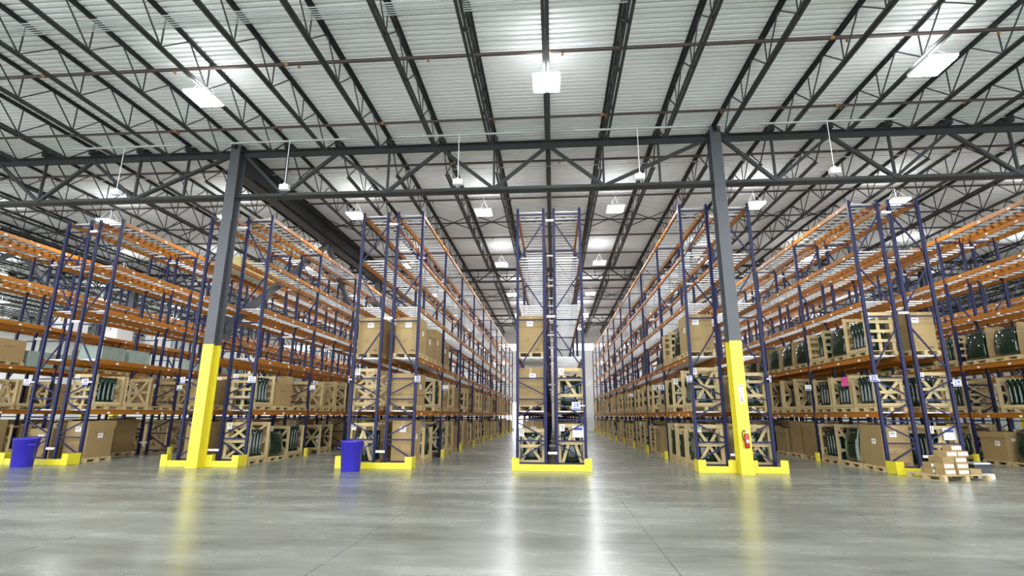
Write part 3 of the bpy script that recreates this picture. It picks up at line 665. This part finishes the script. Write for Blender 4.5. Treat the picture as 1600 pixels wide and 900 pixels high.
for num in (27, 25, 23, 30, 32, 34, 28, 29, 26, 24, 31, 33, 36, 35, 37, 22):
    xo, s = RUN[num]; xc = xo - s * (DEP / 2 - .02)
    for lv in range(0, 5):
        for bay in range(NB):
            for slot in range(3):
                pos = (xc, Y0 + bay * BAY + .63 + slot * 1.135, zlev(lv)); r_ = rnd.random(); q = rnd.random(); vis = num in FACE; near = bay < 4
                fr = FRONT.get(num, {}).get(lv) if bay == 0 and slot == 0 else None
                if fr:
                    if fr[0] == 'carton': carton(num, lv, bay, slot, fr[1], pos, s)
                    elif fr[0] == 'crate': crate(num, lv, bay, slot, fr[1], fr[2], pos, s, 4, paper=True, sheet=(num, lv) in ((28, 0), (24, 0)), front=True)
                    continue
                if num == 34 and lv == 0 and (bay == 1 or (bay == 0 and slot)): continue
                if num == 25 and lv == 0 and bay < 2:
                    if bay == 0 and slot == 1: sleeve(num, lv, bay, slot, pos, s, 1, 2, True)
                    elif bay == 0: crate(num, lv, bay, slot, 'v', 1.16, pos, s, 4)
                    else: carton(num, lv, bay, slot, ('tall', 'slim', 'lid')[slot], pos, s, False)
                    continue
                if lv >= 3:
                    if num == 36 and lv == 3 and (bay, slot) in ((1, 0), (1, 2), (2, 1)):
                        tag(ob('white_carton', whb, None, pos), 'white carton %s' % where(num, lv, bay, slot), 'carton', 'white cartons on the third shelf')
                    if num == 33 and lv == 4 and bay == 0 and slot == 1:
                        for kk in range(5): tag(ob('lumber_board', MB().box((-.36, -1.2, 0), (.36, 1.2, .07), 'lumber').mesh('lumber_board'), None, (pos[0], pos[1], pos[2] + .0712 * kk)), 'wide pale yellow board, %s from bottom of stack, fourth shelf of rack 33' % ORD[kk], 'board', 'stack of pale yellow boards')
                    continue
                if lv == 2:
                    ok = {27: bay == 0 or (bay == 1 and slot < 1), 25: bay < 4, 23: bay < 4, 30: bay == 0 or (bay == 1 and slot == 0), 31: bay == 0 and slot == 1, 36: bay < 2, 35: bay < 3 and r_ < .5, 34: bay in (1, 3) and r_ < .5, 37: bay < 3 and r_ < .6, 24: bay < 2, 22: bay < 3, 29: bay == 0 and slot == 1}.get(num, False)
                    if not ok: continue
                    if num in (25, 23):
                        sleeve(num, lv, bay, slot, pos, s, int(q * 3), 2 if near else 1) if r_ < .75 else crate(num, lv, bay, slot, 'slat', 1.02, pos, s, 2)
                    elif num in (36, 37, 35, 34):
                        if r_ < .35 or num == 34: tag(ob('wrapped_stack', foam, None, pos), 'pale green wrapped stack %s' % where(num, lv, bay, slot), 'stack', 'pale green wrapped stacks')
                        else: carton(num, lv, bay, slot, 'block', pos, s, False)
                    elif num in (24, 22): tag(ob('pallet', PAL[.92, 1.06], None, pos), 'empty wooden pallet %s' % where(num, lv, bay, slot), 'pallet', 'empty pallets on shelves')
                    elif num == 27: crate(num, lv, bay, slot, ('slat', 'v')[slot % 2], (1.16, .88, 1.02)[slot], pos, s, 1) if r_ < .7 else sleeve(num, lv, bay, slot, pos, s, 2, 1)
                    else: carton(num, lv, bay, slot, ('tall', 'lid')[q < .5], pos, s)
                    continue
                if not vis:
                    if bay > 6 or (bay > 2 and r_ < .45) or (num > 36 and bay > 5): continue
                    if num in (31, 29, 33, 35, 37) and lv == 1 and r_ < .12: continue
                elif r_ < (.08 if num < 30 else .12): continue
                ng = (4 if bay < 1 else 2 if bay < 3 else 1 if bay < 6 else 0) if vis else (2 if bay < 1 else 1 if bay < 2 else 0)
                pc = {36: .5, 34: .65, 32: .65, 30: .55, 27: .85, 25: .8 if lv else .45, 23: .75}.get(num, .5)
                if q < pc:
                    st = rnd.choice(('x', 'x', 'xx', 'a', 'v', 'slat') if num > 29 else ('x', 'x', 'x', 'xx', 'v'))
                    crate(num, lv, bay, slot, st, rnd.choice((1.16, 1.02, 1.02)), pos, s, ng, paper=rnd.random() < .4, pink=(num == 25 and lv == 1 and bay == 0 and slot == 1), ws=rnd.randrange(3))
                elif q < pc + .12 and vis: sleeve(num, lv, bay, slot, pos, s, int(rnd.random() * 3), 1)
                else: carton(num, lv, bay, slot, rnd.choice(('tall', 'block', 'stack', 'lid', 'slim') if lv else ('tall', 'slim', 'lid', 'tall')), pos, s, rnd.random() < .6, pallet=True)
fc = MB()
def add_mesh(me, x, y, z, rz=0):
    i = len(fc.v); c = math.cos(rz); q = math.sin(rz)
    fc.v += [(x + v.co.x * c - v.co.y * q, y + v.co.x * q + v.co.y * c, z + v.co.z) for v in me.vertices]
    for p_ in me.polygons: fc.f.append(tuple(i + k for k in p_.vertices)); fc.mi.append(fc._m('wood'))
for st, h, pos, s in FAR:
    p, sr = CR[st, h]; x, y, z = pos; add_mesh(PAL[.92, 1.06], x, y, z); add_mesh(p, x, y - .495, z); add_mesh(p, x, y + .495, z, math.pi)
    for q in (-1, 1): add_mesh(sr, x + q * .36, y, z + (0 if q * s < 0 else -h + .27))
tag(ob('distant_wooden_crates', fc.mesh('distant_wooden_crates'), None), 'mass of wooden crates far down the aisles toward the end wall', 'crates', kind='stuff')
print('COUNTS', COUNT, len(FAR))

# ------------------------------------------------------------------ things on the open floor
def trash_can(x, y, rz, label):
    o = thing('trash_can', label, 'trash can', (x, y, 0), (0, 0, rz), group='blue trash cans')
    b = MB(); b.lathe([(0, .0), (.225, .0), (.235, .015), (.262, .50), (.275, .505), (.285, .70), (.298, .705), (.298, .73), (.285, .735), (.272, .72), (.25, .48), (.222, .03), (0, .028)], 'bluebin', 40); ob('body', b.mesh('body', True), o)
    for sg in (-1, 1):
        b = MB(); b.bar((sg * .285, -.07, .56), (sg * .335, -.07, .575), .02, .03, 'bluebin'); b.bar((sg * .285, .07, .56), (sg * .335, .07, .575), .02, .03, 'bluebin'); b.bar((sg * .335, -.085, .575), (sg * .335, .085, .575), .025, .04, 'bluebin'); ob('handle', b.mesh('handle'), o)
trash_can(-5.14, 13.62, R(20), 'blue plastic trash can before the yellow guard of racks 31 and 30')
trash_can(-14.2, 13.72, R(-25), 'blue plastic trash can before the yellow guard of racks 35 and 34')

fx, fy = COLX[3] + .02, GY[0] - .18
o = thing('fire_extinguisher', 'red fire extinguisher hung on the yellow foot of the right column', 'fire extinguisher', (fx, fy - .075, .62))
ob('cylinder', MB().lathe([(0, 0), (.05, 0), (.06, .015), (.06, .29), (.05, .33), (.025, .35), (0, .352)], 'red', 20).mesh('cylinder', True), o)
ob('valve', MB().cyl((0, 0, .35), (0, 0, .42), .022, 'conduit', 12).box((-.015, -.08, .41), (.015, .03, .425), 'conduit').box((-.014, -.09, .44), (.014, .02, .452), 'conduit').cyl((0, -.03, .385), (0, -.05, .385), .02, 'paper', 12).mesh('valve'), o)
hb = MB(); pts = [Vector((-.02, 0, .40)), Vector((-.07, -.01, .42)), Vector((-.105, -.02, .36)), Vector((-.10, -.02, .26)), Vector((-.075, -.02, .17))]
for a, b in zip(pts, pts[1:]): hb.cyl(a, b, .011, 'black', 8)
ob('hose', hb.mesh('hose', True), o); ob('paper_label', MB().box((-.03, -.0625, .13), (.03, -.0585, .2), 'paper').mesh('paper_label'), o)
ob('bracket', MB().box((-.03, .058, .15), (.03, .0715, .3), 'black').mesh('bracket'), o)
o = thing('extinguisher_sign', 'white sign with red letters above the extinguisher on right column', 'sign', (fx, fy - .006, 1.94))
ob('plate', MB().box((-.06, -.004, -.22), (.06, .003, .22), 'paper').mesh('plate'), o)
ob('lettering', text_mesh('FIRE', .07, 'redink'), o, (-.0, -.005, .18), (R(90), 0, 0)); ob('lettering', text_mesh('EXTINGUISHER', .044, 'redink'), o, (0, -.005, -.02), (R(90), R(90), 0))
ob('arrow', MB().box((-.008, -.006, -.17), (.008, -.004, -.13), 'redink').box((-.022, -.006, -.19), (.022, -.004, -.17), 'redink').mesh('arrow'), o)

# pallet of small boxes before rack 24
PC = Vector((9.0, 13.50)); PA = R(13)
def pl(x, y): return (PC.x + x * math.cos(PA) - y * math.sin(PA), PC.y + x * math.sin(PA) + y * math.cos(PA))
bm2 = pallet_mesh(1.2, .95)
tag(ob('pallet', bm2, None, (PC.x, PC.y, 0), (0, 0, PA)), 'wooden pallet on the open floor carrying small labelled boxes', 'pallet')
sb = MB().box((-.142, -.11, 0), (.142, .11, .125), 'carton').box((-.12, -.1115, .05), (-.02, -.1095, .06), 'print').mesh('small_carton'); sl = MB().box((-.125, -.002, -.035), (.125, 0, .035), 'paper').mesh('paper_label')
lay = {0: [(-.38, -.33), (-.06, -.35), (.26, -.34), (-.40, -.06), (-.08, -.08), (.24, -.06), (-.2, .22), (.12, .22)], 1: [(-.36, -.3), (-.04, -.33), (-.4, -.04), (-.06, -.06), (.25, -.08), (.1, .22)],
       2: [(-.34, -.3), (-.03, -.31), (-.2, -.02), (.13, -.04)], 3: [(-.2, -.27), (.10, -.26), (-.02, -.0)], 4: [(.0, -.22)]}
RWN = ['bottom', 'second', 'third', 'fourth', 'top']
for L, ps in lay.items():
    for k, (x, y) in enumerate(ps):
        p = pl(x, y); o = tag(ob('small_carton', sb, None, (p[0], p[1], .1285 + .1265 * L), (0, 0, PA + R(rnd.uniform(-3, 3)))), 'small brown box on the floor pallet, %s layer, %s along from front left' % (RWN[L], ORD[k]), 'box', 'small boxes on the floor pallet')
        if rnd.random() < .85: ob('paper_label', sl, o, (0, -.1105, .065))['label'] = 'white label'
o = thing('storage_tote', 'dark grey tote standing right of the pallet of small boxes', 'tote', (10.0, 13.98, 0), (0, 0, R(8)))
ob('body', MB().box((-.2, -.16, 0), (.2, .16, .30), 'darkgrey').box((-.215, -.175, .25), (.215, .175, .28), 'black').mesh('body'), o); ob('lid', MB().box((-.21, -.17, .301), (.21, .17, .335), 'conduit').mesh('lid'), o)
o = thing('white_carton', 'small white box lying at the foot of the dark grey tote', 'box', (9.98, 13.70, 0), (0, 0, R(12))); ob('body', MB().box((-.14, -.08, 0), (.14, .08, .1), 'paper').mesh('body'), o)
# dark cabinet by the end wall
o = thing('monitor_cart', 'black screen on a cart by the end wall, right aisle', 'cart', (2.45, 50.6, 0)); ob('screen', MB().box((-.55, -.03, 1.3), (.55, .03, 2.35), 'black').mesh('screen'), o)
ob('stand', MB().box((-.06, -.02, .1), (.06, .04, 1.3), 'black').box((-.45, -.3, 0), (.45, .3, .1), 'black').box((-.4, -.2, .75), (.4, .2, .8), 'black').mesh('stand'), o)
